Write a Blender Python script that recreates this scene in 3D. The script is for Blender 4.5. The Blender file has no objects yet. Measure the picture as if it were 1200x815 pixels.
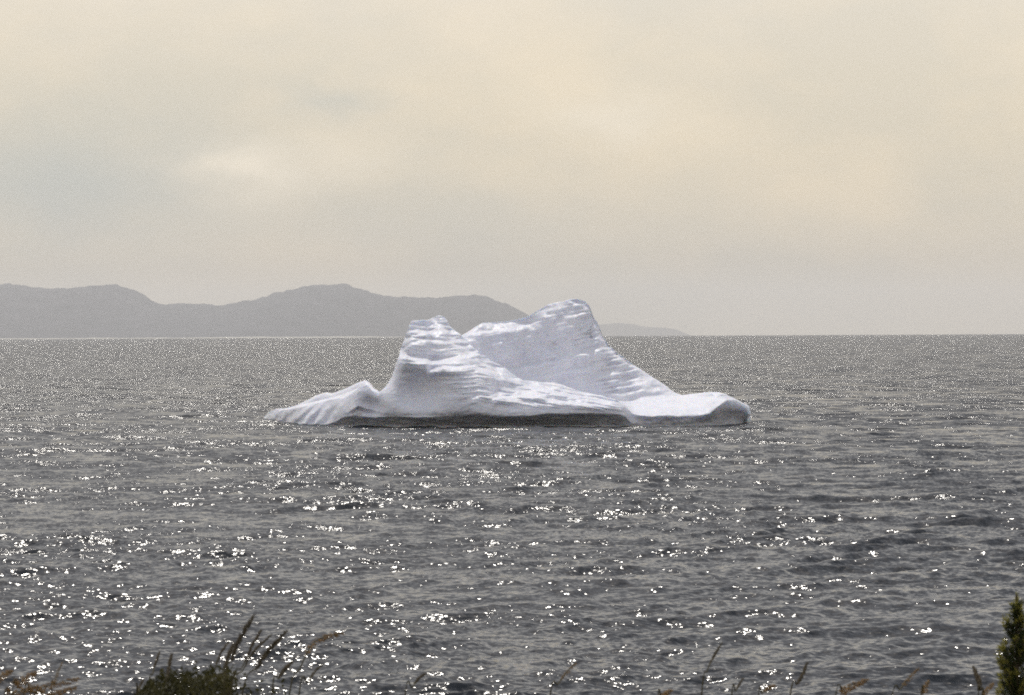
import bpy, math, random
import numpy as np
from mathutils import Matrix, Vector

random.seed(7)
rng = np.random.default_rng(11)
R = math.radians
scene = bpy.context.scene
C = scene.collection

# ------------------------------------------------------------------ camera
CAM_H = 12.0
F_PX = 1200 * 100.0 / 36.0          # focal length in pixels of the 1200 px wide photograph
PITCH, ROLL = -0.330, -0.29         # degrees
cam_data = bpy.data.cameras.new('camera')
cam_data.lens = 100.0
cam_data.sensor_width = 36.0
cam_data.sensor_fit = 'HORIZONTAL'
cam_data.clip_start = 0.1
cam_data.clip_end = 60000
cam_data.dof.use_dof = True
cam_data.dof.focus_distance = 380.0
cam_data.dof.aperture_fstop = 26.0
cam = bpy.data.objects.new('camera', cam_data)
C.objects.link(cam)
cam_rot = Matrix.Rotation(R(90 + PITCH), 3, 'X') @ Matrix.Rotation(R(ROLL), 3, 'Z')
cam.matrix_world = Matrix.Translation((0, 0, CAM_H)) @ cam_rot.to_4x4()
scene.camera = cam

# ------------------------------------------------------------------ light
RIPPLE, FAR_SLOPE = 1.08, 1.6      # facet tilt of the sea's small waves
SUN_EL, SUN_AZ = 55.0, -8.0        # azimuth in degrees, clockwise from +Y (negative = left)
sun_dir = Vector((math.sin(R(SUN_AZ)) * math.cos(R(SUN_EL)),
                  math.cos(R(SUN_AZ)) * math.cos(R(SUN_EL)), math.sin(R(SUN_EL))))
sd = bpy.data.lights.new('sun', 'SUN')
sd.energy = 2.0
sd.angle = R(0.53)
sd.color = (1.0, 0.955, 0.88)
sun = bpy.data.objects.new('sun', sd)
C.objects.link(sun)
sun.rotation_euler = (-sun_dir).to_track_quat('-Z', 'Y').to_euler()
sun.location = (0, 0, 60)

world = bpy.data.worlds.new('World')
scene.world = world
world.use_nodes = True


def build_world():
    nt = world.node_tree
    N, L = nt.nodes, nt.links
    N.clear()

    def math_node(op, a, b=None, clamp=False):
        n = N.new('ShaderNodeMath')
        n.operation = op
        n.use_clamp = clamp
        for i, v in enumerate((a, b)):
            if v is None:
                continue
            if isinstance(v, (int, float)):
                n.inputs[i].default_value = v
            else:
                L.new(v, n.inputs[i])
        return n.outputs[0]

    def mix(fac, a, b):
        n = N.new('ShaderNodeMix')
        n.data_type = 'RGBA'
        for sock, v in ((n.inputs[0], fac), (n.inputs[6], a), (n.inputs[7], b)):
            if isinstance(v, tuple):
                sock.default_value = (*v, 1)
            elif isinstance(v, (int, float)):
                sock.default_value = v
            else:
                L.new(v, sock)
        return n.outputs[2]

    out = N.new('ShaderNodeOutputWorld')
    bg = N.new('ShaderNodeBackground')
    bg.inputs['Strength'].default_value = 0.1
    L.new(bg.outputs[0], out.inputs[0])
    sky = N.new('ShaderNodeTexSky')
    sky.sky_type = 'NISHITA'
    sky.sun_disc = False
    sky.sun_elevation = R(SUN_EL)
    sky.sun_rotation = R(SUN_AZ)
    sky.air_density = 1.0
    sky.dust_density = 4.0
    sky.ozone_density = 1.0

    tc = N.new('ShaderNodeTexCoord')
    sep = N.new('ShaderNodeSeparateXYZ')
    L.new(tc.outputs['Generated'], sep.inputs[0])
    x, y, z = sep.outputs
    deg = 180 / math.pi
    az = math_node('MULTIPLY', math_node('ARCTAN2', x, y), deg)
    el = math_node('MULTIPLY', math_node('ARCSINE', z), deg)
    # slow warp of the cloud edges
    comb = N.new('ShaderNodeCombineXYZ')
    L.new(az, comb.inputs[0])
    L.new(math_node('MULTIPLY', el, 1.8), comb.inputs[1])
    warp = N.new('ShaderNodeTexNoise')
    warp.inputs['Scale'].default_value = 0.55
    warp.inputs['Detail'].default_value = 4
    L.new(comb.outputs[0], warp.inputs['Vector'])
    ws = N.new('ShaderNodeSeparateColor')
    L.new(warp.outputs['Color'], ws.inputs[0])
    azw = math_node('ADD', az, math_node('MULTIPLY', math_node('SUBTRACT', ws.outputs[0], 0.5), 2.6))
    elw = math_node('ADD', el, math_node('MULTIPLY', math_node('SUBTRACT', ws.outputs[1], 0.5), 1.3))

    def blob(a, e, wa, we):
        u = math_node('DIVIDE', math_node('SUBTRACT', azw, a), wa)
        v = math_node('DIVIDE', math_node('SUBTRACT', elw, e), we)
        s = math_node('ADD', math_node('MULTIPLY', u, u), math_node('MULTIPLY', v, v))
        return math_node('POWER', math.e, math_node('MULTIPLY', s, -1.0))

    # thin high overcast: cream, drifting to cool grey in patches
    broad = N.new('ShaderNodeTexNoise')
    broad.inputs['Scale'].default_value = 0.16
    broad.inputs['Detail'].default_value = 5
    broad.inputs['Roughness'].default_value = 0.55
    L.new(comb.outputs[0], broad.inputs['Vector'])
    ramp = N.new('ShaderNodeValToRGB')
    ramp.color_ramp.elements[0].position = 0.40
    ramp.color_ramp.elements[1].position = 0.60
    L.new(broad.outputs['Fac'], ramp.inputs[0])
    warm = mix(ramp.outputs[0], (8.0, 7.1, 5.35), (9.4, 7.95, 5.6))
    high = N.new('ShaderNodeMapRange')
    high.interpolation_type = 'SMOOTHSTEP'
    high.inputs['From Min'].default_value = 3.0
    high.inputs['From Max'].default_value = 13.0
    L.new(elw, high.inputs[0])
    deck = mix(high.outputs[0], warm, (8.9, 8.6, 8.2))     # the veil whitens away from the dusty horizon
    grey = (5.8, 5.95, 5.4)
    bright = (10.2, 9.1, 7.2)
    deck = mix(math_node('MULTIPLY', blob(-9.0, 3.1, 4.2, 1.5), 0.95), deck, grey)
    deck = mix(math_node('MULTIPLY', blob(-3.7, 4.6, 1.0, 0.4), 0.55), deck, grey)
    deck = mix(math_node('MULTIPLY', blob(-1.5, 2.3, 4.0, 0.8), 0.35), deck, grey)
    deck = mix(math_node('MULTIPLY', blob(-5.4, 3.25, 1.05, 0.5), 1.0), deck, bright)
    deck = mix(math_node('MULTIPLY', blob(2.0, 4.3, 1.4, 0.5), 0.6), deck, bright)
    deck = mix(math_node('MULTIPLY', blob(-3.2, 3.6, 1.2, 0.5), 0.4), deck, bright)
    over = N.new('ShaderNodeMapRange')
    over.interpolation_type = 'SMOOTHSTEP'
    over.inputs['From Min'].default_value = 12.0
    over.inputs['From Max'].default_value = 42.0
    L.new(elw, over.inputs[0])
    deck = mix(over.outputs[0], deck, (5.0, 5.2, 5.75))  # unseen sky above the frame, made darker to darken the sea's reflections
    veil = N.new('ShaderNodeMapRange')
    veil.interpolation_type = 'SMOOTHSTEP'
    for i_, v_ in ((1, 8.0), (2, 60.0), (3, 0.95), (4, 0.7)):
        veil.inputs[i_].default_value = v_
    L.new(el, veil.inputs[0])
    col = mix(veil.outputs[0], sky.outputs[0], deck)       # thinner overhead: blue shows through, set to cool sea and ice
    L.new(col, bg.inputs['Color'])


build_world()
vs = scene.view_settings
vs.view_transform = 'Standard'
vs.look = 'None'
vs.exposure = 0.0
vs.gamma = 1.0
vs.use_curve_mapping = False
scene.display_settings.display_device = 'sRGB'
cy = scene.cycles
cy.use_denoising = False
cy.pixel_filter_type = 'BLACKMAN_HARRIS'
cy.filter_width = 1.9
cy.use_adaptive_sampling = False
cy.max_bounces = 6
cy.glossy_bounces = 3
cy.diffuse_bounces = 3
cy.volume_bounces = 0
cy.sample_clamp_direct = 14.0
cy.sample_clamp_indirect = 4


# ------------------------------------------------------------------ helpers
CR = np.array(cam_rot)


def ray(px, py):
    """direction (scaled so that its Y is 1) through a pixel of the photograph"""
    px, py = np.broadcast_arrays(np.asarray(px, float), np.asarray(py, float))
    v = np.stack([(px - 600) / F_PX, -(py - 407.5) / F_PX, -np.ones_like(px)], -1) @ CR.T
    return v / v[..., 1:2]


def at(px, py, Y):
    d = ray(px, py)
    p = d * np.asarray(Y)[..., None]
    p[..., 2] += CAM_H
    return p


def water_dist(px, py):
    return -CAM_H / ray(px, py)[..., 2]


def lines(q, pts, smooth=1.5):
    p = np.array(pts, float)
    yy = np.interp(q, p[:, 0], p[:, 1])
    if smooth:
        dx = q[1] - q[0]
        n = int(4 * smooth / dx) + 1
        k = np.exp(-0.5 * (np.arange(-n, n + 1) * dx / smooth) ** 2)
        k /= k.sum()
        pad = np.concatenate([np.full(n, yy[0]), yy, np.full(n, yy[-1])])
        yy = np.convolve(pad, k, 'valid')
    return yy


def sstep(a, b, x):
    t = np.clip((x - a) / (b - a), 0, 1)
    return t * t * (3 - 2 * t)


def _hash(ix, iy, iz, seed):
    h = (ix * 374761393 + iy * 668265263 + iz * 2147483647 + seed * 974634777) & 0xFFFFFFFF
    h = ((h ^ (h >> 13)) * 1274126177) & 0xFFFFFFFF
    h = ((h ^ (h >> 16)) * 2246822519) & 0xFFFFFFFF
    return ((h ^ (h >> 15)) & 0xFFFFFF) / float(0xFFFFFF)


def vnoise(x, y, z, seed=0):
    x, y, z = np.broadcast_arrays(x, y, z)
    fx, fy, fz = np.floor(x), np.floor(y), np.floor(z)
    ix, iy, iz = fx.astype(np.int64), fy.astype(np.int64), fz.astype(np.int64)
    u, v, w = x - fx, y - fy, z - fz
    u, v, w = u * u * (3 - 2 * u), v * v * (3 - 2 * v), w * w * (3 - 2 * w)
    r = 0
    for a in (0, 1):
        for b in (0, 1):
            for c in (0, 1):
                r = r + _hash(ix + a, iy + b, iz + c, seed) * (u if a else 1 - u) * (v if b else 1 - v) * (w if c else 1 - w)
    return r * 2 - 1


def fbm(x, y, z, octaves=4, seed=0, gain=0.5):
    r, a, f = 0, 1.0, 1.0
    for o in range(octaves):
        r = r + a * vnoise(x * f, y * f, z * f, seed + o * 17)
        a *= gain
        f *= 2.03
    return r


def grid_mesh(name, P, smooth=True):
    """quad mesh from an array of points (rows, columns, 3)"""
    nr, nc = P.shape[:2]
    me = bpy.data.meshes.new(name)
    nf = (nr - 1) * (nc - 1)
    me.vertices.add(nr * nc)
    me.vertices.foreach_set('co', np.ascontiguousarray(P, dtype=np.float32).ravel())
    i = np.arange(nr * nc, dtype=np.int32).reshape(nr, nc)
    q = np.stack([i[:-1, :-1], i[:-1, 1:], i[1:, 1:], i[1:, :-1]], -1).reshape(-1, 4)
    me.loops.add(nf * 4)
    me.polygons.add(nf)
    me.loops.foreach_set('vertex_index', q.ravel())
    me.polygons.foreach_set('loop_start', np.arange(0, nf * 4, 4, dtype=np.int32))
    me.polygons.foreach_set('use_smooth', np.full(nf, smooth))
    me.update(calc_edges=True)
    return me


def obj(name, me, mat=None, parent=None, **props):
    o = bpy.data.objects.new(name, me)
    C.objects.link(o)
    if mat is not None and me is not None and not me.materials:
        me.materials.append(mat)
    if parent is not None:
        o.parent = parent
    for k, v in props.items():
        o[k] = v
    return o


def material(name):
    m = bpy.data.materials.new(name)
    m.use_nodes = True
    nt = m.node_tree
    return m, nt.nodes, nt.links, nt.nodes['Principled BSDF'], nt.nodes['Material Output']


def coords(N, kind='Object'):
    return N.new('ShaderNodeTexCoord').outputs[kind]


def noise_node(N, L, vec, scale, detail=3, rough=0.5, stretch=None):
    if stretch:
        mp = N.new('ShaderNodeMapping')
        mp.inputs['Scale'].default_value = stretch
        L.new(vec, mp.inputs['Vector'])
        vec = mp.outputs[0]
    n = N.new('ShaderNodeTexNoise')
    n.inputs['Scale'].default_value = scale
    n.inputs['Detail'].default_value = detail
    n.inputs['Roughness'].default_value = rough
    L.new(vec, n.inputs['Vector'])
    return n.outputs['Fac']


def ramp_node(N, L, fac, stops):
    r = N.new('ShaderNodeValToRGB')
    e = r.color_ramp.elements
    while len(e) < len(stops):
        e.new(0.5)
    for k, (p, c) in enumerate(stops):
        e[k].position = p
        e[k].color = (*c, 1)
    L.new(fac, r.inputs[0])
    return r.outputs[0]


# ------------------------------------------------------------------ materials
def make_water():
    m, N, L, b, out = material('sea_water')
    b.inputs['Base Color'].default_value = (0.016, 0.020, 0.025, 1)
    b.inputs['Roughness'].default_value = 0.105
    b.inputs['IOR'].default_value = 1.333
    v = coords(N)

    def vec(op, a, b2=None, scale=None):
        n = N.new('ShaderNodeVectorMath')
        n.operation = op
        L.new(a, n.inputs[0])
        if isinstance(b2, tuple):
            n.inputs[1].default_value = b2
        elif b2 is not None:
            L.new(b2, n.inputs[1])
        if scale is not None:
            if isinstance(scale, float):
                n.inputs['Scale'].default_value = scale
            else:
                L.new(scale, n.inputs['Scale'])
        return n

    def slopes(scale, detail, k, stretch):
        mp = N.new('ShaderNodeMapping')
        mp.inputs['Scale'].default_value = stretch
        L.new(v, mp.inputs['Vector'])
        n = N.new('ShaderNodeTexNoise')
        n.inputs['Scale'].default_value = scale
        n.inputs['Detail'].default_value = detail
        n.inputs['Roughness'].default_value = 0.55
        L.new(mp.outputs[0], n.inputs['Vector'])
        c = vec('SUBTRACT', n.outputs['Color'], (0.5, 0.5, 0.5)).outputs[0]
        c = vec('MULTIPLY', c, (1.25, 1.0, 0.0)).outputs[0]
        return vec('SCALE', c, scale=k).outputs[0]

    # ripples too small for the mesh tilt the facets; farther out, where the mesh is coarse,
    # the waves that it leaves away do so too
    length = vec('LENGTH', v).outputs['Value']
    far = N.new('ShaderNodeMapRange')
    far.inputs['From Min'].default_value = 110
    far.inputs['From Max'].default_value = 560
    far.inputs['To Min'].default_value = 0.35
    far.inputs['To Max'].default_value = FAR_SLOPE
    L.new(length, far.inputs[0])
    # gusts roughen the water in patches and leave slicks between
    gust = N.new('ShaderNodeMapRange')
    L.new(noise_node(N, L, v, 0.03, 3, 0.55, (1.0, 0.55, 1.0)), gust.inputs[0])
    for i_, v_ in ((1, 0.36), (2, 0.64), (3, 0.72 * RIPPLE), (4, 1.18 * RIPPLE)):
        gust.inputs[i_].default_value = v_
    s1 = slopes(3.6, 3, gust.outputs[0], (1.0, 1.3, 1.0))
    s2 = slopes(0.55, 3, far.outputs[0], (0.9, 1.6, 1.0))
    s2 = vec('ADD', s2, slopes(0.13, 2, far.outputs[0], (0.7, 1.5, 1.0))).outputs[0]
    # wind waves run to the shore: their fronts are steeper than their backs
    front = N.new('ShaderNodeCombineXYZ')
    front.inputs[1].default_value = -0.135
    s2 = vec('ADD', s2, vec('SCALE', front.outputs[0], scale=far.outputs[0]).outputs[0]).outputs[0]
    lean = N.new('ShaderNodeCombineXYZ')
    lean.inputs[1].default_value = -0.07
    s2 = vec('ADD', s2, lean.outputs[0]).outputs[0]
    geo = N.new('ShaderNodeNewGeometry')
    nn = vec('ADD', vec('ADD', geo.outputs['Normal'], s1).outputs[0], s2).outputs[0]
    nn = vec('NORMALIZE', nn).outputs[0]
    L.new(nn, b.inputs['Normal'])
    return m


def make_ice():
    m, N, L, b, out = material('glacier_ice')
    v = coords(N)
    mott = noise_node(N, L, v, 0.35, 5, 0.6)
    col = ramp_node(N, L, mott, [(0.3, (0.765, 0.775, 0.86)), (0.62, (0.84, 0.845, 0.905))])
    L.new(col, b.inputs['Base Color'])
    b.inputs['IOR'].default_value = 1.31
    rg = noise_node(N, L, v, 0.8, 3, 0.6)
    rr = N.new('ShaderNodeMapRange')
    rr.inputs['From Min'].default_value = 0.35
    rr.inputs['From Max'].default_value = 0.65
    rr.inputs['To Min'].default_value = 0.34
    rr.inputs['To Max'].default_value = 0.5
    L.new(rg, rr.inputs[0])
    L.new(rr.outputs[0], b.inputs['Roughness'])
    b.inputs['Specular IOR Level'].default_value = 0.25
    b.inputs['Subsurface Weight'].default_value = 0.55
    b.inputs['Subsurface Radius'].default_value = (0.55, 0.75, 1.0)
    b.inputs['Subsurface Scale'].default_value = 0.45
    scallop = N.new('ShaderNodeTexVoronoi')
    scallop.feature = 'SMOOTH_F1'
    scallop.inputs['Scale'].default_value = 1.5
    L.new(v, scallop.inputs['Vector'])
    b1 = N.new('ShaderNodeBump')
    b1.inputs['Strength'].default_value = 0.4
    b1.inputs['Distance'].default_value = 0.12
    L.new(scallop.outputs['Distance'], b1.inputs['Height'])
    fine = noise_node(N, L, v, 5.0, 5, 0.65)
    b2 = N.new('ShaderNodeBump')
    b2.inputs['Strength'].default_value = 0.45
    b2.inputs['Distance'].default_value = 0.06
    L.new(fine, b2.inputs['Height'])
    L.new(b1.outputs[0], b2.inputs['Normal'])
    L.new(b2.outputs[0], b.inputs['Normal'])
    return m


def make_plain(name, stops, scale=1.0, rough=0.8, detail=4, trans=0.0, kind='Object'):
    m, N, L, b, out = material(name)
    f = noise_node(N, L, coords(N, kind), scale, detail, 0.6)
    c = ramp_node(N, L, f, stops)
    L.new(c, b.inputs['Base Color'])
    b.inputs['Roughness'].default_value = rough
    b.inputs['Specular IOR Level'].default_value = 0.25
    if trans > 0:
        t = N.new('ShaderNodeBsdfTranslucent')
        L.new(c, t.inputs['Color'])
        mx = N.new('ShaderNodeMixShader')
        mx.inputs[0].default_value = trans
        L.new(b.outputs[0], mx.inputs[1])
        L.new(t.outputs[0], mx.inputs[2])
        L.new(mx.outputs[0], out.inputs['Surface'])
    return m


M_WATER = make_water()
M_ICE = make_ice()
M_HILL = make_plain('wooded_hillside', [(0.35, (0.04, 0.045, 0.05)), (0.65, (0.10, 0.10, 0.11))], 0.006, 0.95, 6)
M_PALE_STRIP = make_plain('pale_strip_surface', [(0.3, (0.5, 0.48, 0.42)), (0.7, (0.66, 0.63, 0.55))], 0.01, 0.9)
M_GROUND = make_plain('bluff_turf', [(0.3, (0.05, 0.06, 0.02)), (0.7, (0.13, 0.11, 0.05))], 2.5, 0.95)
M_BLADE = make_plain('grass_blade', [(0.3, (0.07, 0.09, 0.025)), (0.7, (0.18, 0.16, 0.06))], 1.5, 0.7, 3, 0.35)
M_STALK = make_plain('dark_stalk', [(0.3, (0.05, 0.045, 0.022)), (0.7, (0.11, 0.09, 0.045))], 18, 0.8, 3, 0.2)
M_HEAD = make_plain('dark_seed_head', [(0.3, (0.055, 0.045, 0.03)), (0.7, (0.13, 0.10, 0.06))], 60, 0.9, 3, 0.25)
M_TAN = make_plain('tan_seed_head', [(0.3, (0.30, 0.19, 0.09)), (0.7, (0.46, 0.32, 0.17))], 60, 0.9, 3, 0.45)
M_LEAF = make_plain('bush_leaf', [(0.3, (0.024, 0.026, 0.009)), (0.7, (0.095, 0.085, 0.03))], 9, 0.6, 3, 0.3)
M_TWIG = make_plain('bush_twig', [(0.3, (0.05, 0.035, 0.02)), (0.7, (0.10, 0.07, 0.045))], 20, 0.9)
M_NEEDLE = make_plain('spruce_needle', [(0.3, (0.025, 0.04, 0.014)), (0.7, (0.06, 0.075, 0.02))], 8, 0.6, 3, 0.25)
M_NEWGROWTH = make_plain('spruce_new_growth', [(0.3, (0.17, 0.17, 0.035)), (0.7, (0.32, 0.28, 0.06))], 20, 0.6, 3, 0.55)
M_BARK = make_plain('spruce_bark', [(0.3, (0.05, 0.035, 0.025)), (0.7, (0.11, 0.08, 0.055))], 25, 0.9)


# ------------------------------------------------------------------ sea
SEA_R = 26000.0
EARTH = 6371000.0


def build_sea():
    half = R(13.5)
    nc = 1100
    th = np.linspace(-half, half, nc)
    rr, dr = [72.0], []
    while rr[-1] < SEA_R:
        r = rr[-1]
        s = 0.15 * max(1.0, (r / 92.0)) ** 1.68
        dr.append(s)
        rr.append(r + s)
    rr[-1] = SEA_R
    dr.append(dr[-1])
    rr, dr = np.array(rr, np.float32), np.array(dr, np.float32)
    nr = len(rr)
    X = rr[:, None] * np.sin(th)[None].astype(np.float32)
    Y = rr[:, None] * np.cos(th)[None].astype(np.float32)
    H = np.zeros_like(X)
    DX = np.zeros_like(X)
    DY = np.zeros_like(X)
    n = 110
    lam = np.exp(rng.uniform(np.log(0.55), np.log(9.0), n))
    lam[:8] = rng.uniform(9, 26, 8)
    head = R(-72)
    for l in lam:
        k = 2 * math.pi / l
        spread = R(26) if l > 3 else R(48)
        a = head + rng.normal(0, spread)
        kx, ky = k * math.cos(a), k * math.sin(a)
        slope = 0.027 if l < 1 else 0.037 if l < 3.5 else 0.028 if l < 5.5 else 0.019 if l < 9 else 0.010
        amp = slope / k
        # waves finer than the mesh are left to the material
        fr = np.clip((2 * math.pi / max(abs(ky), 1e-3) / dr - 2.2) / 2.0, 0, 1)
        fc = np.clip((2 * math.pi / max(abs(kx), 1e-3) / (rr * 2 * half / nc) - 2.2) / 2.0, 0, 1)
        f = (fr * fc).astype(np.float32)
        last = int(np.max(np.nonzero(f)[0])) + 1 if f.any() else 0
        if not last:
            continue
        ph = (kx * X[:last] + ky * Y[:last] + rng.uniform(0, 6.28)).astype(np.float32)
        w = (amp * f[:last])[:, None]
        H[:last] += w * np.sin(ph)
        c = w * np.cos(ph)
        DX[:last] += c * math.cos(a)
        DY[:last] += c * math.sin(a)
    env = 0.95 + 0.30 * fbm(X / 24.0, Y / 30.0, 0.0, 2, 5)
    env = np.clip(env, 0.45, 1.6).astype(np.float32)
    edge = np.clip((SEA_R - rr) / 3000, 0, 1)[:, None] * np.clip((rr - 72.0) / 3, 0, 1)[:, None]
    lat = np.clip((half - np.abs(th)) / R(0.4), 0, 1)[None]
    env = env * edge * lat
    P = np.stack([X + DX * env * 1.0, Y + DY * env * 1.0, H * env - (rr * rr / (2 * EARTH))[:, None]], -1)
    me = grid_mesh('sea', P)
    o = obj('sea', me, M_WATER, kind='structure')
    # the calm remainder of the sheet, all round
    import bmesh
    bm = bmesh.new()
    rings = [0.5, 72.0, 300, 1200, 3000, 6000, 9000, 12000, 16000, 20000, SEA_R]
    def add_fan(a0, a1, radii, seg):
        prev = None
        for s in range(seg + 1):
            a = a0 + (a1 - a0) * s / seg
            cur = [bm.verts.new((r * math.sin(a), r * math.cos(a), -r * r / (2 * EARTH))) for r in radii]
            if prev:
                for i in range(len(radii) - 1):
                    bm.faces.new((prev[i], cur[i], cur[i + 1], prev[i + 1]))
            prev = cur
    add_fan(half, 2 * math.pi - half, rings, 120)
    add_fan(-half, half, rings[:2], 6)
    bmesh.ops.remove_doubles(bm, verts=bm.verts, dist=1e-4)
    bmesh.ops.recalc_face_normals(bm, faces=bm.faces)
    for f in bm.faces:
        if f.normal.z < 0:
            f.normal_flip()
    me2 = bpy.data.meshes.new('sea_beyond')
    bm.to_mesh(me2)
    bm.free()
    obj('sea_beyond', me2, M_WATER, o)
    print('sea rows', nr)
    return o


build_sea()


# ------------------------------------------------------------------ hills
def hill(name, profile, dist, depth, seed, label=None, x_pad=40):
    p = np.array(profile, float)
    q = np.arange(p[0, 0], p[-1, 0] + 0.1, 2.0)
    y = lines(q, profile, 2.0)
    top = at(q, y, np.full(len(q), dist))
    drop = dist * dist / (2 * EARTH)
    zt = np.maximum(top[:, 2] + drop, 0)
    zt = zt * (1 + 0.02 * fbm(q / 9.0, 0.0, 0.0, 4, seed)) + 2.0 * fbm(q / 3.0, 0.5, 0.0, 3, seed + 3) * np.minimum(zt / 40, 1)
    v = np.concatenate([np.linspace(-1, 0, 46), np.linspace(0, 1, 24)[1:]])
    Yd = dist + v[:, None] * depth * (0.8 + 0.2 * np.sin(q / 60.0 + seed))[None]
    Xd = (top[:, 0] / dist)[None] * np.where(v < 0, dist, Yd[:, 0])[:, None]
    fall = np.where(v < 0, np.sin((1 + v) * math.pi / 2) ** 0.9, np.cos(v * math.pi / 2))[:, None]
    spur = fbm(Xd / 800.0, Yd / 1100.0, 0.3, 5, seed + 9)
    Z = zt[None] * fall * (1 + 0.22 * spur * np.clip(np.abs(v) * 4, 0, 1)[:, None] * (1 - np.abs(v))[:, None])
    # nothing in front of the crest may stand higher than it
    lim = CAM_H + (zt[None] - drop - CAM_H) * Yd / dist - 0.5 + drop
    Z = np.where((v < -1e-6)[:, None], np.minimum(Z, np.maximum(lim, 0)), Z)
    Z = Z - 0.6 * (np.abs(v) > 0.999)[:, None]
    P = np.stack([Xd, Yd, Z - Yd * Yd / (2 * EARTH)], -1)
    return obj(name, grid_mesh(name, P), M_HILL, kind='structure')


hill('hills', [(-260, 352), (-180, 344), (-110, 339), (-50, 335), (0, 335), (20, 336), (45, 338.5), (70, 340), (95, 338.5), (105, 337),
               (118, 335), (135, 334.5), (150, 336), (162, 342), (172, 349), (184, 356), (195, 357), (210, 355.5), (235, 356.5),
               (262, 358), (280, 354.5), (300, 353), (315, 347), (330, 342), (350, 339), (372, 334.5), (390, 333), (405, 333),
               (420, 338), (435, 344), (455, 347), (480, 348.5), (515, 349.5), (535, 347), (552, 346), (572, 348), (590, 355),
               (604, 361), (615, 367), (630, 374), (650, 381), (670, 388), (690, 394), (700, 398)], 26000, 2800, 3)
hill('far_hills', [(640, 394), (660, 388), (690, 382.5), (715, 380.5), (728, 379.5), (740, 380.5), (755, 383.5), (775, 384.5), (788, 385.5),
                   (796, 389), (806, 393), (815, 396)], 40000, 2400, 21)

def build_pale_strip():
    """a low pale strip under the hills, just this side of the horizon"""
    D = 10800.0
    q = np.arange(-260, 500, 3.0)
    x = at(q, np.full(len(q), 396.0), np.full(len(q), D))[:, 0]
    w = fbm(q / 30.0, 0.2, 0.0, 3, 8)
    taper = 1 - sstep(430, 500, q)
    rows = []
    for dy, z in ((-120, -1.0), (-70, 1.2), (0, 4.6), (70, 3.0), (120, -1.0)):
        Y = D + dy + 20 * w
        Z = np.where(z > 0, z * (0.8 + 0.35 * w) * taper, z)
        rows.append(np.stack([x, Y, Z - Y * Y / (2 * EARTH)], -1))
    obj('pale_strip', grid_mesh('pale_strip', np.stack(rows)), M_PALE_STRIP, kind='structure')


build_pale_strip()


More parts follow.
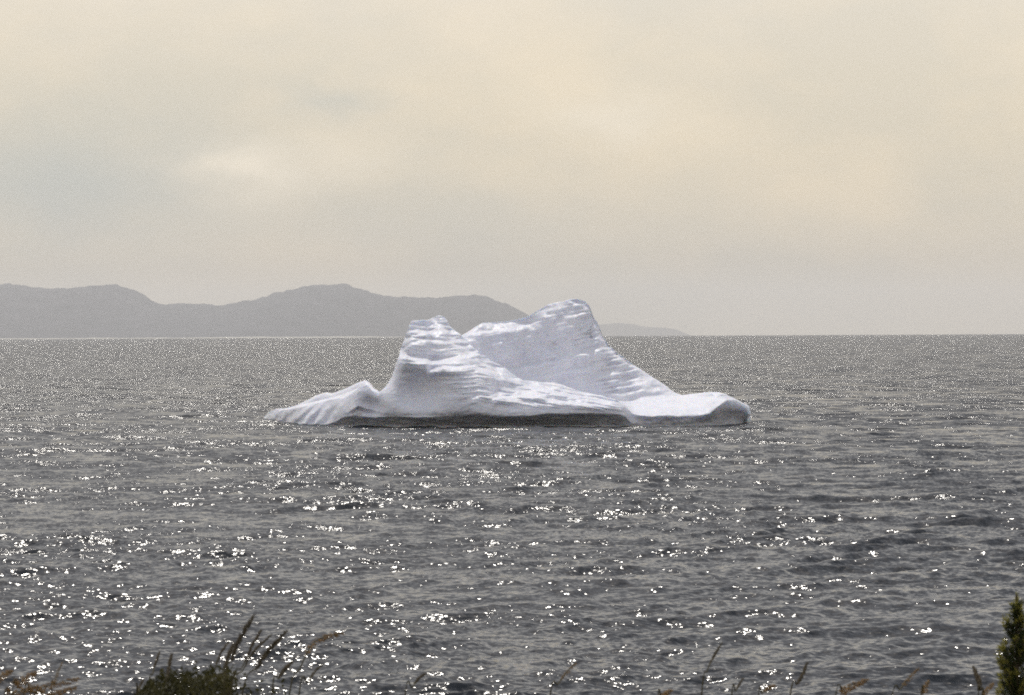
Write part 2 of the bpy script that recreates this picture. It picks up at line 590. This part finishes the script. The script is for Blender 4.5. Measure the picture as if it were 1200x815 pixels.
# ------------------------------------------------------------------ iceberg
def build_iceberg():
    q = np.linspace(309.0, 869.0, 780)
    yW = lines(q, [(309, 490.5), (320, 492.5), (335, 495), (350, 498), (400, 499.3), (480, 500.2), (560, 500.8), (650, 500.2),
                   (740, 499.8), (800, 499), (840, 498), (860, 496.5), (869, 495)], 5)
    DW = water_dist(q, yW)
    sil = [(309, 490), (312, 486), (316, 482.5), (325, 479.5), (338, 478), (350, 474), (360, 469), (372, 463), (382, 460), (390, 461),
           (405, 456), (418, 449), (428, 446), (433, 449), (438, 456), (443, 459.5)]
    tower = [(447, 458), (453, 452), (460, 440), (465, 425), (468, 412), (473, 400), (476, 392), (478.5, 384), (480, 377.5),
             (483, 375.3), (495, 374.5), (503, 374), (508, 371), (515, 369), (519, 371)]
    ridge = [(548, 389), (556, 384), (565, 378.5), (580, 377), (595, 376.5), (605, 374.5), (613, 372), (620, 370),
             (630, 364), (640, 358), (650, 355), (660, 353.5), (668, 350.5), (678, 349.5), (686, 352), (691, 358), (693, 366),
             (695, 373), (700, 378), (704, 385), (706, 392), (709, 397), (714, 405), (720, 410), (728, 416), (735, 422), (750, 430),
             (765, 440), (775, 447), (785, 456), (793, 461), (800, 462.5), (815, 461), (830, 459.3), (840, 459.8), (850, 462),
             (857, 466), (862, 471), (866, 479), (868, 488), (869, 495)]
    yR = lines(q, sil + [(450, 462), (460, 460), (475, 452), (495, 438), (515, 420), (530, 404), (540, 394)] + ridge, 1.0)
    yF = lines(q, [(309, 490.3), (316, 485), (330, 481), (350, 478), (370, 473), (390, 468), (403, 467), (412, 462), (420, 455),
                   (430, 451), (437, 458), (443, 460.5)] + tower +
               [(524, 376.5), (527, 383), (533, 386.5), (540, 391), (550, 402), (560, 412), (575, 422), (590, 430), (604, 440), (612, 445), (630, 447),
                (650, 448), (677, 457), (700, 463), (720, 468), (732, 476), (742, 484), (750, 486.5), (790, 487), (820, 487),
                (832, 484), (842, 475), (850, 467), (857, 468.5), (862, 473), (866, 482), (869, 495)], 0.9)
    yL = lines(q, [(309, 490.8), (330, 493), (345, 496), (385, 497), (394, 494), (402, 488.5), (420, 486.5), (450, 488), (480, 488), (520, 487.5), (560, 486),
                   (600, 487.5), (640, 485), (690, 484), (720, 484), (733, 487), (740, 497), (748, 496.5), (790, 497), (822, 494.5),
                   (836, 489), (848, 482.5), (862, 482), (869, 495.3)], 1.5)
    yF = np.minimum(yF, yL - 0.2)
    over = lines(q, [(309, 0.3), (385, 0.4), (405, 3.2), (560, 5.0), (690, 5.0), (728, 3.2), (740, 0.2), (760, 0.3), (820, 0.8), (850, 3.4), (862, 3.0), (869, 0.5)], 3)
    YL = DW - over
    runF = lines(q, [(309, 0.5), (330, 2), (400, 3.6), (420, 2.6), (443, 2.2), (465, 5), (485, 8), (515, 11), (560, 10), (620, 9), (690, 6), (728, 2.2), (742, 0.1), (752, -0.5), (830, -0.8), (850, -0.6), (862, -0.4), (869, 0.0)], 4)
    gapV = lines(q, [(309, 0.5), (330, 2.5), (443, 4), (520, 7), (560, 9), (640, 11), (700, 10), (740, 11), (800, 11), (840, 6), (869, 0.6)], 6)
    runR = lines(q, [(309, 0.5), (330, 1.5), (443, 3), (520, 3), (560, 4.5), (680, 6.5), (720, 6), (780, 4), (840, 3), (869, 0.6)], 6)
    back = lines(q, [(309, 1.5), (330, 5), (443, 8), (520, 14), (680, 15), (760, 11), (840, 7), (869, 1.5)], 6)
    # foot of the rear face; behind the front crest it lies hidden just under its line of sight
    yV = lines(q, [(309, 490.6), (330, 480), (400, 463), (430, 452), (445, 462), (480, 470), (520, 440), (545, 410), (565, 420), (590, 433),
                   (612, 447), (650, 452), (690, 463), (720, 469), (735, 470.5), (760, 468), (785, 464.5), (800, 465), (840, 465), (857, 470), (866, 482), (869, 495)], 2)
    yV = np.maximum(yV, yR + 0.4)

    def ledges(px, py, tab, soft=False):
        r = 0
        for pts, amp, w in tab:
            p = np.array(pts, float)
            yj = np.interp(px, p[:, 0], p[:, 1]) + 0.9 * fbm(px / 11.0, amp, 0.0, 3, int(p[0, 0]))
            fade = min(24.0, 0.35 * (p[-1, 0] - p[0, 0]))
            span = sstep(p[0, 0] - 2, p[0, 0] + (fade if soft else 8), px) * (1 - sstep(p[-1, 0] - (fade if soft else 16), p[-1, 0] + 2, px))
            h = yj - py
            r = r + span * amp * (sstep(-0.3 * w, w, h) - 0.28 * np.exp(-((h + 1.4 * w) / (1.3 * w)) ** 2)
                                   - 0.30 * sstep(w, 9 * w, h))
        return r

    front_ledges = [
        ([(464, 422), (475, 419), (490, 424), (505, 428), (520, 425), (545, 420), (562, 418)], 2.8, 6.0),
        ([(467, 415), (482, 404), (500, 398.5), (520, 401), (540, 408), (556, 414)], 0.7, 2.6),
        ([(472, 403), (485, 394), (503, 391), (522, 395), (541, 402)], 0.8, 2.4),
        ([(476, 391), (490, 387), (503, 389), (512, 385.5), (524, 389), (533, 391)], 1.1, 2.2),
        ([(500, 385), (510, 381), (524, 383)], 0.8, 1.8),
        ([(500, 436), (520, 432.5), (545, 431), (557, 429), (568, 435), (583, 440), (592, 452)], 1.8, 2.4),
        ([(560, 425), (580, 434), (600, 443), (612, 452)], 0.9, 2.0),
        ([(548, 468), (575, 465), (600, 463), (612, 459)], 0.9, 2.4),
        ([(575, 470), (588, 467), (612, 465), (630, 463), (640, 464), (646, 474)], 1.9, 2.6),
        ([(612, 452), (635, 456), (665, 462), (700, 468), (725, 473)], 1.4, 1.8),
        ([(640, 470), (665, 472), (690, 474), (715, 478)], 1.2, 2.0),
        ([(612, 458), (640, 462), (680, 468), (715, 474)], 0.7, 1.5),
        ([(408, 486), (420, 478), (432, 481), (448, 485)], -0.9, 1.5),
    ]
    rear_ledges = [
        ([(560, 441), (600, 432), (650, 423), (690, 414.5), (714, 410)], 0.55, 1.6),
        ([(575, 452), (620, 444), (670, 434), (720, 424)], 0.35, 1.6),
        ([(660, 404), (685, 399), (708, 394)], 0.5, 1.3),
        ([(668, 398), (690, 392), (706, 387)], 0.5, 1.2),
        ([(672, 391), (690, 386), (703, 380)], 0.45, 1.2),
        ([(655, 385), (680, 380), (698, 375)], 0.3, 1.2),
        ([(690, 441), (720, 436), (748, 433)], 0.7, 1.4),
        ([(700, 432), (720, 428), (738, 426)], 0.6, 1.4),
        ([(690, 449), (730, 445), (762, 441)], 0.7, 1.4),
        ([(700, 457), (740, 452), (775, 449)], 0.7, 1.4),
        ([(700, 463), (745, 459), (785, 456)], 0.6, 1.4),
        ([(548, 393), (575, 390), (600, 387), (640, 376)], 0.9, 2.2),
    ]

    rows = []
    one = np.ones_like(q)

    def point(px, py, Y):
        # undercut right end: the slab bulges outward above the waterline
        w = sstep(838, 868, px) * (1 - np.clip(np.abs(py - 480.0) / 17.0, 0, 1) ** 2)
        return at(px + 13.5 * w, py, Y)

    # below the water and up the wave-cut notch to the lip
    base = at(q, yW, DW)
    under = 1.5 * over / 5.0
    lip = point(q, yL, YL + under)
    for s in np.linspace(0, 1, 6, endpoint=False):
        p = base.copy()
        p[:, 2] = -2.5 * (1 - s)
        p[:, 1] += 0.4 * (1 - s)
        rows.append(p)
    for s in np.linspace(0, 1, 22, endpoint=False):
        ss = s ** 0.85                   # a sloping underside all the way out to the lip
        p = base.copy()
        p[:, 2] = base[:, 2] + (lip[:, 2] - base[:, 2]) * ss * 0.97
        p[:, 1] = base[:, 1] + (lip[:, 1] - base[:, 1]) * s
        p[:, 0] = base[:, 0] + (lip[:, 0] - base[:, 0]) * s
        rows.append(p)
    # front face from the lip to the front crest
    nf = 150
    YFrow = None
    for t in np.linspace(0, 1, nf):
        py = yL + (yF - yL) * t
        steep = sstep(425, 445, q) * (1 - sstep(520, 560, q))
        g = (0.55 * t + 0.45 * t ** 2.2) * (1 - steep) + steep * (0.12 * t + 0.88 * t ** 2.6)
        # round the lip
        g = g + 0.07 * (1 - np.exp(-t * 14))
        Y = YL + runF * g + under * np.exp(-(yL - py) / 5.0)
        # scooped cove under the tower
        Y = Y + 4.2 * np.exp(-((q - 492) / 26.0) ** 2) * np.exp(-((py - 455) / 22.0) ** 2)
        Y = Y - 1.6 * np.exp(-((q - 560) / 24.0) ** 2) * np.exp(-((py - 452) / 18.0) ** 2)
        Y = Y + 2.4 * np.exp(-((q - 436) / 13.0) ** 2) * np.exp(-((py - 476) / 10.0) ** 2)
        # melt flutes on the tail, leaning to the right
        fl = (q + 0.9 * (py - 480)) / 15.0
        Y = Y + 0.42 * np.sin(fl * 2 * math.pi + 1.2 * fbm(q / 14.0, py / 14.0, 0.0, 2, 4)) * np.exp(-((q - 352) / 34.0) ** 4) * (1 - t ** 3)
        Y = Y + ledges(q, py, front_ledges) * sstep(0.02, 0.12, t)
        # fine strata
        st = fbm(q / 40.0, (py + 0.0016 * (np.minimum(q, 560) - 515) ** 2 - 0.17 * np.clip(q - 560, 0, None)) / 2.6, 0.0, 3, 61)
        Y = Y + 0.32 * st * sstep(0.1, 0.3, t) * sstep(455, 480, q) * (1 - sstep(715, 740, q)) * (1 - 0.75 * np.exp(-((q - 492) / 26.0) ** 2) * (py > 428))
        rows.append(point(q, py, Y))
        YFrow = Y
    # slab top / saddle from the crest back to the foot of the rear face
    YV = YL + runF + gapV + 0.8
    for t in np.linspace(0, 1, 46)[1:]:
        py = yF + (yV - yF) * t
        hidden = np.sin(t * math.pi) * np.where(yV > yF, 7.0, 0.0)
        slab = sstep(735, 760, q)
        Y = YFrow + (YV - YFrow) * (t * (1 - slab) + slab * (t ** 1.25))
        rows.append(point(q, py + hidden, Y))
    # rear face to the crest
    for t in np.linspace(0, 1, 110)[1:]:
        py = yV + (yR - yV) * t
        Y = YV + runR * (0.45 * t + 0.25 * t ** 3 + 0.30 * t ** 10)
        Y = Y + ledges(q, py, rear_ledges, True) * sstep(0.0, 0.1, t) * sstep(0, 0.06, 1 - t + 0.03)
        st = fbm(q / 45.0, (py + 0.18 * (q - 600)) / 2.4, 0.0, 3, 91)
        Y = Y + 0.28 * st * sstep(545, 570, q) * sstep(0.03, 0.2, t) * (0.35 + 0.65 * sstep(640, 700, q))
        Y = Y + 0.9 * fbm(q / 26.0, py / 20.0, 0.0, 3, 44) * sstep(0.05, 0.3, t) * sstep(545, 570, q)
        rows.append(point(q, py, Y))
    YR = Y
    last = rows[-1]
    for s in np.linspace(0, 1, 60)[1:]:
        p = last.copy()
        p[:, 1] = last[:, 1] + back * s
        p[:, 2] = (last[:, 2] + 2.5) * (1 - s ** 1.7) - 2.5
        rows.append(p)
    P = np.stack(rows)
    # melt has rounded every edge; the low slab most of all
    def rounded(A, sig):
        n = int(3 * sig) + 1
        k = np.exp(-0.5 * (np.arange(-n, n + 1) / sig) ** 2)
        k /= k.sum()
        B = np.concatenate([np.repeat(A[:1], n, 0), A, np.repeat(A[-1:], n, 0)])
        return sum(k[i] * B[i:i + len(A)] for i in range(2 * n + 1))
    w = sstep(735, 760, q)[None, :, None]
    P = rounded(P, 0.7) * (1 - w) + rounded(P, 9.0) * w
    # natural unevenness everywhere, in three dimensions
    x, y, z = P[..., 0], P[..., 1], P[..., 2]
    n1 = fbm(x / 2.2, y / 2.2, z / 1.5, 4, 3)
    n2 = fbm(x / 2.2, y / 2.2, z / 1.5, 4, 103)
    n3 = fbm(x / 0.7, y / 0.7, z / 0.5, 3, 203)
    P[..., 1] += 0.17 * n1 + 0.05 * n3
    P[..., 2] += 0.08 * n2 + 0.02 * n3
    P[..., 0] += 0.12 * n2
    me = grid_mesh('iceberg', P)
    o = obj('iceberg', me, M_ICE, label='white iceberg with a stepped peak and a ridged spire floating on grey sea', category='iceberg')
    return o


build_iceberg()


# ------------------------------------------------------------------ haze
def build_haze():
    import bmesh
    bm = bmesh.new()
    bmesh.ops.create_cube(bm, size=1.0)
    bmesh.ops.scale(bm, vec=(90000, 90000, 840), verts=bm.verts)
    bmesh.ops.translate(bm, vec=(0, 0, 220), verts=bm.verts)
    me = bpy.data.meshes.new('haze')
    bm.to_mesh(me)
    bm.free()
    m = bpy.data.materials.new('haze_air')
    m.use_nodes = True
    nt = m.node_tree
    nt.nodes.clear()
    out = nt.nodes.new('ShaderNodeOutputMaterial')
    v = nt.nodes.new('ShaderNodeVolumePrincipled')
    v.inputs['Color'].default_value = (0.955, 0.967, 1.0, 1)
    v.inputs['Density'].default_value = 4.8e-5
    v.inputs['Anisotropy'].default_value = 0.42
    nt.links.new(v.outputs[0], out.inputs['Volume'])
    m.cycles.homogeneous_volume = True
    obj('haze', me, m, kind='stuff', label='pale sea haze filling the air', category='haze')


build_haze()


# ------------------------------------------------------------------ the bluff in the foreground
def ground_z(x, y):
    top = 10.38 - 0.018 * np.maximum(y, 0) - 0.10 * np.clip(y - 6, 0, None) ** 1.2
    edge = 10.6 + 0.9 * np.sin(x * 0.21 + 0.6) + 0.5 * np.sin(x * 0.57)
    fall = np.clip(y - edge, 0, None)
    return np.maximum(top - 1.25 * fall ** 1.25, -3.0) + 0.05 * fbm(x / 1.3, y / 1.3, 0.0, 3, 71)


def build_ground():
    x = np.linspace(-40, 40, 161)
    y = np.concatenate([np.linspace(-40, 0, 31), np.linspace(0, 26, 105)[1:]])
    X, Y = np.meshgrid(x, y)
    obj('ground', grid_mesh('ground', np.stack([X, Y, ground_z(X, Y)], -1)), M_GROUND, kind='structure')


build_ground()


class MB:
    """collects faces for one mesh"""
    def __init__(self):
        self.v, self.f = [], []

    def tube(self, pts, radii, n=6):
        pts = [Vector(p) for p in pts]
        base = len(self.v)
        for i, p in enumerate(pts):
            d = (pts[min(i + 1, len(pts) - 1)] - pts[max(i - 1, 0)]).normalized()
            a = d.orthogonal().normalized()
            b = d.cross(a)
            for k in range(n):
                t = 2 * math.pi * k / n
                self.v.append(p + (a * math.cos(t) + b * math.sin(t)) * radii[i])
        for i in range(len(pts) - 1):
            for k in range(n):
                k2 = (k + 1) % n
                self.f.append((base + i * n + k, base + i * n + k2, base + (i + 1) * n + k2, base + (i + 1) * n + k))
        self.f.append(tuple(base + k for k in range(n))[::-1])
        self.f.append(tuple(base + (len(pts) - 1) * n + k for k in range(n)))

    def grain(self, p, d, length, width):
        """a small pointed husk"""
        d = d.normalized()
        a = d.orthogonal().normalized()
        b = d.cross(a)
        m = p + d * length * 0.4
        i = len(self.v)
        self.v += [p, m + a * width, m + b * width, m - a * width, m - b * width, p + d * length]
        for k in range(4):
            self.f.append((i, i + 1 + (k + 1) % 4, i + 1 + k))
            self.f.append((i + 5, i + 1 + k, i + 1 + (k + 1) % 4))

    def leaf(self, p, d, length, width, up=Vector((0, 0, 1)), fold=0.25):
        d = d.normalized()
        s = d.cross(up)
        s = (s if s.length > 1e-3 else d.orthogonal()).normalized()
        nrm = s.cross(d)
        i = len(self.v)
        m = p + d * length * 0.45
        self.v += [p, m + s * width * 0.5 + nrm * width * fold, m - s * width * 0.5 + nrm * width * fold,
                   p + d * length - nrm * width * 0.3, m]
        self.f += [(i, i + 4, i + 1), (i, i + 2, i + 4), (i + 4, i + 3, i + 1), (i + 4, i + 2, i + 3)]

    def blade(self, pts, width, side):
        i = len(self.v)
        n = len(pts)
        for k, p in enumerate(pts):
            w = width * (1 - (k / (n - 1)) ** 1.6) * 0.5 + 0.0002
            self.v += [p + side * w, p - side * w]
        for k in range(n - 1):
            a = i + 2 * k
            self.f.append((a, a + 1, a + 3, a + 2))

    def build(self, name, mat, parent=None, origin=None, **props):
        o0 = Vector(origin) if origin is not None else Vector((0, 0, 0))
        me = bpy.data.meshes.new(name)
        me.from_pydata([tuple(v - o0) for v in self.v], [], self.f)
        me.update()
        return obj(name, me, mat, parent, **props)


def rdir():
    v = Vector((random.gauss(0, 1), random.gauss(0, 1), random.gauss(0, 1)))
    return v.normalized()


def bend(pts, t):
    n = len(pts) - 1
    x = min(max(t, 0), 1) * n
    i = min(int(x), n - 1)
    return pts[i].lerp(pts[i + 1], x - i)


def catmull(pts, n):
    P = [pts[0] * 2 - pts[1]] + list(pts) + [pts[-1] * 2 - pts[-2]]
    out = []
    m = len(pts) - 1
    for k in range(n + 1):
        x = k / n * m
        i = min(int(x), m - 1)
        t = x - i
        a, b, c, d = P[i:i + 4]
        out.append(0.5 * ((2 * b) + (c - a) * t + (2 * a - 5 * b + 4 * c - d) * t * t + (3 * b - 3 * c + d - a) * t ** 3))
    return out


def stalk(pix, dist, head_frac, head_px, label, group, style='spike', stem_px=1.6):
    """a grass stalk through pixels of the photograph, rooted in the bluff below the frame; its distance is set by the turf it grows from"""
    pts = [Vector(at(px, py, dist + 0.05 * i)) for i, (px, py) in enumerate(pix)]
    px_m = dist / F_PX
    low = pts[0]
    lean = (pts[1] - pts[0]).normalized()
    gx = low.x - lean.x * 0.35
    gy = low.y - 0.05
    gz = float(ground_z(np.array(gx), np.array(gy)))
    root = Vector((gx, gy, gz - 0.02))
    mid = Vector(((low.x * 2 + gx) / 3, low.y - 0.02, low.z * 0.55 + gz * 0.45))
    curve = catmull([root, mid] + pts, 26)
    # the part of the curve that lies in the picture
    base = Vector((gx, gy, gz))
    t = bpy.data.objects.new('grass_stalk', None)
    t.empty_display_size = 0.05
    t.location = base
    C.objects.link(t)
    t['label'] = label
    t['category'] = 'grass'
    if group:
        t['group'] = group
    n_vis = len(pts) - 1
    total = len(pts) + 1
    start = 1 - head_frac * n_vis / total
    mb = MB()
    mb.tube(curve, [stem_px * px_m * (0.65 - 0.25 * i / 26) for i in range(27)], 6)
    mb.build('stem', M_STALK, t, base)
    hb = MB()
    cnt = 150 if style == 'spike' else 130
    for k in range(cnt):
        u = (k + random.random()) / cnt
        p = bend(curve, start + (1 - start) * u)
        q2 = bend(curve, min(1, start + (1 - start) * u + 0.03))
        d = (q2 - p)
        d = d.normalized() if d.length > 1e-6 else Vector((0.3, 0, 1))
        env = math.sin(math.pi * min(0.98, 0.1 + 0.88 * u)) ** 0.6
        o = rdir()
        if style == 'spike':
            hb.grain(p + o * head_px * px_m * 0.22 * env, (d + o * 0.55), head_px * px_m * 1.3, head_px * px_m * 0.30 * env)
        else:
            o.z -= 0.25
            off = o * head_px * px_m * (0.40 + 0.5 * random.random()) * env
            hb.grain(p + off, (d * 1.2 + o * 0.5 + Vector((0, 0, -0.25))), head_px * px_m * 0.9, head_px * px_m * 0.20)
    hb.build('seed_head', M_TAN if style == 'plume' else M_HEAD, t, base)
    # one or two narrow leaves low on the stem
    for k in range(2):
        lb = MB()
        p0 = bend(curve, 0.12 + 0.13 * k)
        a = random.uniform(0, 6.28)
        out = Vector((math.cos(a), math.sin(a), 0))
        side = Vector((-math.sin(a), math.cos(a), 0))
        lb.blade([p0 + out * (0.10 * s) + Vector((0, 0, 0.16 * s - 0.10 * s * s)) for s in np.linspace(0, 1, 6)], 0.006, side)
        lb.build('leaf', M_BLADE, t, base)
    return t


G1 = 'grass stalks leaning over the dark bush'
dark = [
    ([(262, 815), (272, 772), (283, 745), (297, 722)], 0.72, 4.6, 'tallest dark grass stalk standing straight up above the leafy bush'),
    ([(247, 815), (252, 785), (259, 765), (268, 753)], 0.6, 2.4, 'thin faint grass stalk at the inner edge of the bush clump'),
    ([(250, 818), (262, 788), (268, 768), (274, 754)], 0.62, 3.6, 'short dark grass stalk crowded against the tallest one on the bush'),
    ([(270, 815), (284, 782), (295, 758), (306, 738)], 0.6, 3.0, 'slim grass stalk between the tallest and the heavy leaning one'),
    ([(268, 818), (285, 785), (299, 762), (318, 744)], 0.6, 2.8, 'slim leaning grass stalk with pale tip above the bush'),
    ([(283, 818), (302, 782), (315, 762), (336, 740)], 0.75, 4.4, 'heavy dark leaning grass stalk with thick pointed head over bush'),
    ([(318, 818), (327, 795), (334, 784), (343, 776)], 0.7, 3.6, 'short dark grass stalk leaning over water beside the drooping tan one'),
    ([(350, 818), (361, 800), (369, 787), (378, 779)], 0.6, 2.4, 'faint short grass stalk under the drooping tan one'),
    ([(174, 816), (179, 790), (182, 778), (187, 764)], 0.5, 2.4, 'thin short stalk rising from the outer end of the bush'),
    ([(195, 816), (196, 795), (198, 782), (201, 767)], 0.6, 3.4, 'short thick stalk standing upright from the middle of the bush'),
    ([(160, 822), (162, 812), (164, 804), (168, 797)], 0.5, 2.2, 'tiny stalk curling up at the outer foot of the bush'),
]
for i, (pix, hf, hp, lab) in enumerate(dark):
    stalk(pix, 5.7 + 0.13 * ((i * 5) % 7), hf, hp, lab, G1)
stalk([(338, 822), (352, 783), (364, 758), (378, 747), (401, 742)], 6.1, 0.62, 4.4, 'tall grass stalk with tan head drooping sideways over the water', G1, 'plume')
G2 = 'tan drooping grass heads'
tan = [
    ([(-14, 818), (-6, 802), (2, 792), (13, 786)], 'tan feathery grass head at the outermost end of the plume clump'),
    ([(14, 820), (22, 803), (30, 794), (42, 788)], 'tan feathery grass head bending over beside the outermost plume'),
    ([(26, 824), (40, 812), (58, 803), (91, 795)], 'longest tan grass plume sweeping low toward the dark bush'),
    ([(4, 826), (14, 815), (26, 809), (44, 804)], 'low tan grass plume below the longer sweeping one'),
    ([(60, 822), (64, 802), (67, 790), (73, 776)], 'thin upright tan stalk crossing the sweeping plumes'),
    ([(40, 828), (52, 818), (66, 812), (88, 806)], 'lowest tan plume nearest the turf in the plume clump'),
]
for i, (pix, lab) in enumerate(tan):
    stalk(pix, 5.5 + 0.14 * ((i * 3) % 5), 0.9, 5.2 if i != 4 else 2.4, lab, G2, 'plume', 1.3)
G3 = 'lone grass stalks along the bluff edge'
lone = [
    ([(474, 822), (483, 806), (490, 796), (499, 789)], 'spike', 2.6, 'lone thin dark stalk on the open stretch next to the bush clump'),
    ([(644, 820), (654, 802), (663, 789), (675, 777)], 'plume', 2.6, 'lone brownish stalk rising alone in the middle of the water view'),
    ([(822, 818), (829, 786), (836, 770), (846, 754)], 'spike', 2.4, 'tall thin lone stalk with a short dark tip against the water'),
    ([(857, 820), (862, 810), (866, 803), (871, 795)], 'spike', 2.2, 'very short lone stalk beside the tall thin one'),
    ([(925, 822), (935, 801), (941, 790), (946, 777)], 'spike', 3.4, 'dark upright lone stalk between the short ones and the tan tuft'),
    ([(888, 824), (893, 813), (899, 807), (908, 803)], 'plume', 3.0, 'small bent stalk just showing its tan top above the bluff'),
    ([(770, 826), (775, 818), (780, 812), (787, 809)], 'plume', 4.0, 'tiny orange tan tuft peeping up at the bluff edge'),
    ([(978, 824), (988, 811), (998, 803), (1016, 797)], 'plume', 5.5, 'thick tan grass plume bending over beside the olive stalks'),
    ([(1044, 824), (1055, 808), (1063, 797), (1076, 784)], 'plume', 3.0, 'slender olive stalk leaning toward the spruce'),
    ([(1079, 824), (1082, 812), (1084, 806), (1088, 798)], 'plume', 4.0, 'stubby brown stalk between the slender olive one and the spruce'),
    ([(1146, 824), (1148, 808), (1146, 795), (1141, 782)], 'spike', 4.5, 'olive stalk with curved tip close beside the spruce'),
    ([(1150, 826), (1153, 815), (1158, 807), (1164, 801)], 'plume', 3.6, 'short yellowish stalk touching the foot of the spruce tip'),
]
for i, (pix, st, hp, lab) in enumerate(lone):
    stalk(pix, 5.8 + 0.17 * ((i * 4) % 7), 0.55 if hp < 3.2 else 0.8, hp, lab, G3, st)


def build_bush():
    D = 6.2
    prof = [(150, 824), (160, 812), (166, 802), (174, 795), (186, 791), (200, 789), (215, 791), (230, 790), (248, 788), (264, 789), (274, 794),
            (284, 804), (298, 810), (318, 809), (330, 814), (346, 826)]
    pa = np.array(prof, float) + np.array([0, 8.0])
    cx = 232
    c = Vector(at(cx, 800, D))
    base = Vector((c.x, D, float(ground_z(np.array(c.x), np.array(D)))))
    t = bpy.data.objects.new('leafy_bush', None)
    t.location = base
    C.objects.link(t)
    t['label'] = 'dark green leafy bush top with sunlit rim at the bluff edge'
    t['category'] = 'bush'
    fol = MB()
    tips = []
    for k in range(9):
        px = 165 + (330 - 165) * (k + 0.5) / 9 + random.uniform(-8, 8)
        py = np.interp(px, pa[:, 0], pa[:, 1]) + 8
        tip = Vector(at(px, py, D + random.uniform(-0.12, 0.12)))
        st = MB()
        b0 = base + Vector((random.uniform(-.04, .04), random.uniform(-.04, .04), -0.02))
        m = b0.lerp(tip, 0.5) + Vector((0, random.uniform(-.05, .05), 0.05))
        st.tube(catmull([b0, m, tip], 10), [0.006 - 0.0004 * i for i in range(11)], 5)
        st.build('branch', M_TWIG, t, base)
    for k in range(13000):
        px = random.uniform(152, 344)
        top = np.interp(px, pa[:, 0], pa[:, 1]) + 2.2 * math.sin(px * 0.31) + 1.6 * math.sin(px * 0.83)
        dep = random.random() ** 1.6 * 190
        if px > 272 and random.random() < 0.85:
            continue
        shrink = 1 - 0.25 * max(0, dep - 60) / 130
        px2 = cx + (px - cx) * shrink
        yy = D + random.gauss(0, 0.10)
        p = Vector(at(px2, top + dep, D))
        p.y = yy
        d = rdir()
        d.z = abs(d.z) * 0.8 + 0.2
        fol.leaf(p, d, random.uniform(0.008, 0.016), random.uniform(0.005, 0.009), rdir())
    fol.build('foliage', M_LEAF, t, base, kind='stuff')


build_bush()


def build_spruce():
    D = 8.2
    tip = Vector(at(1191, 697, D))
    gz = float(ground_z(np.array(tip.x), np.array(D)))
    base = Vector((tip.x + 0.01, D, gz))
    t = bpy.data.objects.new('young_spruce', None)
    t.location = base
    C.objects.link(t)
    t['label'] = 'dark young spruce tip with yellow green edges rising beside the water'
    t['category'] = 'tree'
    H = tip.z - gz
    tr = MB()
    tr.tube([base + Vector((0, 0, -0.03)), base.lerp(tip, 0.5), tip], [0.022, 0.012, 0.0025], 8)
    tr.build('trunk', M_BARK, t, base)
    old, new, br = MB(), MB(), MB()
    n = 330
    for k in range(n):
        f = (k + random.random()) / n
        h = H * (0.10 + 0.87 * f ** 0.8)
        below = H - h                      # metres under the tip
        reach = 0.86 * min(0.006 + 0.30 * below, 0.052 + 0.10 * max(0, below - 0.14)) * random.uniform(0.7, 1.1)
        a = random.uniform(0, 6.28)
        out = Vector((math.cos(a), math.sin(a), 0))
        p0 = base.lerp(tip, h / H)
        pts = [p0 + out * reach * s + Vector((0, 0, reach * (0.5 * s + 0.7 * s * s))) for s in np.linspace(0, 1, 5)]
        br.tube(pts, [0.0022, 0.002, 0.0017, 0.0014, 0.001], 4)
        for j in range(max(30, int(reach * 1500))):
            u = random.random()
            p = bend(pts, u)
            d = (bend(pts, min(1, u + 0.2)) - p)
            d = (d.normalized() if d.length > 1e-5 else out) + rdir() * 0.95
            (new if u > 0.80 else old).leaf(p, d, random.uniform(0.012, 0.019), 0.0028, rdir())
    for j in range(160):
        u = random.random()
        p = tip - Vector((0, 0, 0.10 * u))
        (new if u < 0.5 else old).leaf(p, Vector((0, 0, 0.9)) + rdir() * 0.7, 0.015, 0.0022, rdir())
    br.build('branch_whorl', M_BARK, t, base, kind='stuff')
    old.build('needles', M_NEEDLE, t, base, kind='stuff')
    new.build('new_growth', M_NEWGROWTH, t, base, kind='stuff', label='yellow green new needles at the branch tips')


build_spruce()


def build_sward():
    mb = MB()
    for k in range(5200):
        x = random.uniform(-3.2, 3.2)
        y = random.uniform(1.2, 9.5)
        z = float(ground_z(np.array(x), np.array(y)))
        room = (12 - 0.136 * y) - z - 0.02
        h = min(random.uniform(0.22, 0.6), max(room, 0.06))
        a = random.uniform(0, 6.28)
        out = Vector((math.cos(a), math.sin(a), 0))
        side = Vector((-math.sin(a), math.cos(a), 0))
        p = Vector((x, y, z - 0.01))
        mb.blade([p + out * (h * 0.45 * s * s) + Vector((0, 0, h * s * (1 - 0.12 * s))) for s in (0, .3, .6, .85, 1)], 0.007, side)
    mb.build('grass', M_BLADE, kind='stuff')


build_sward()
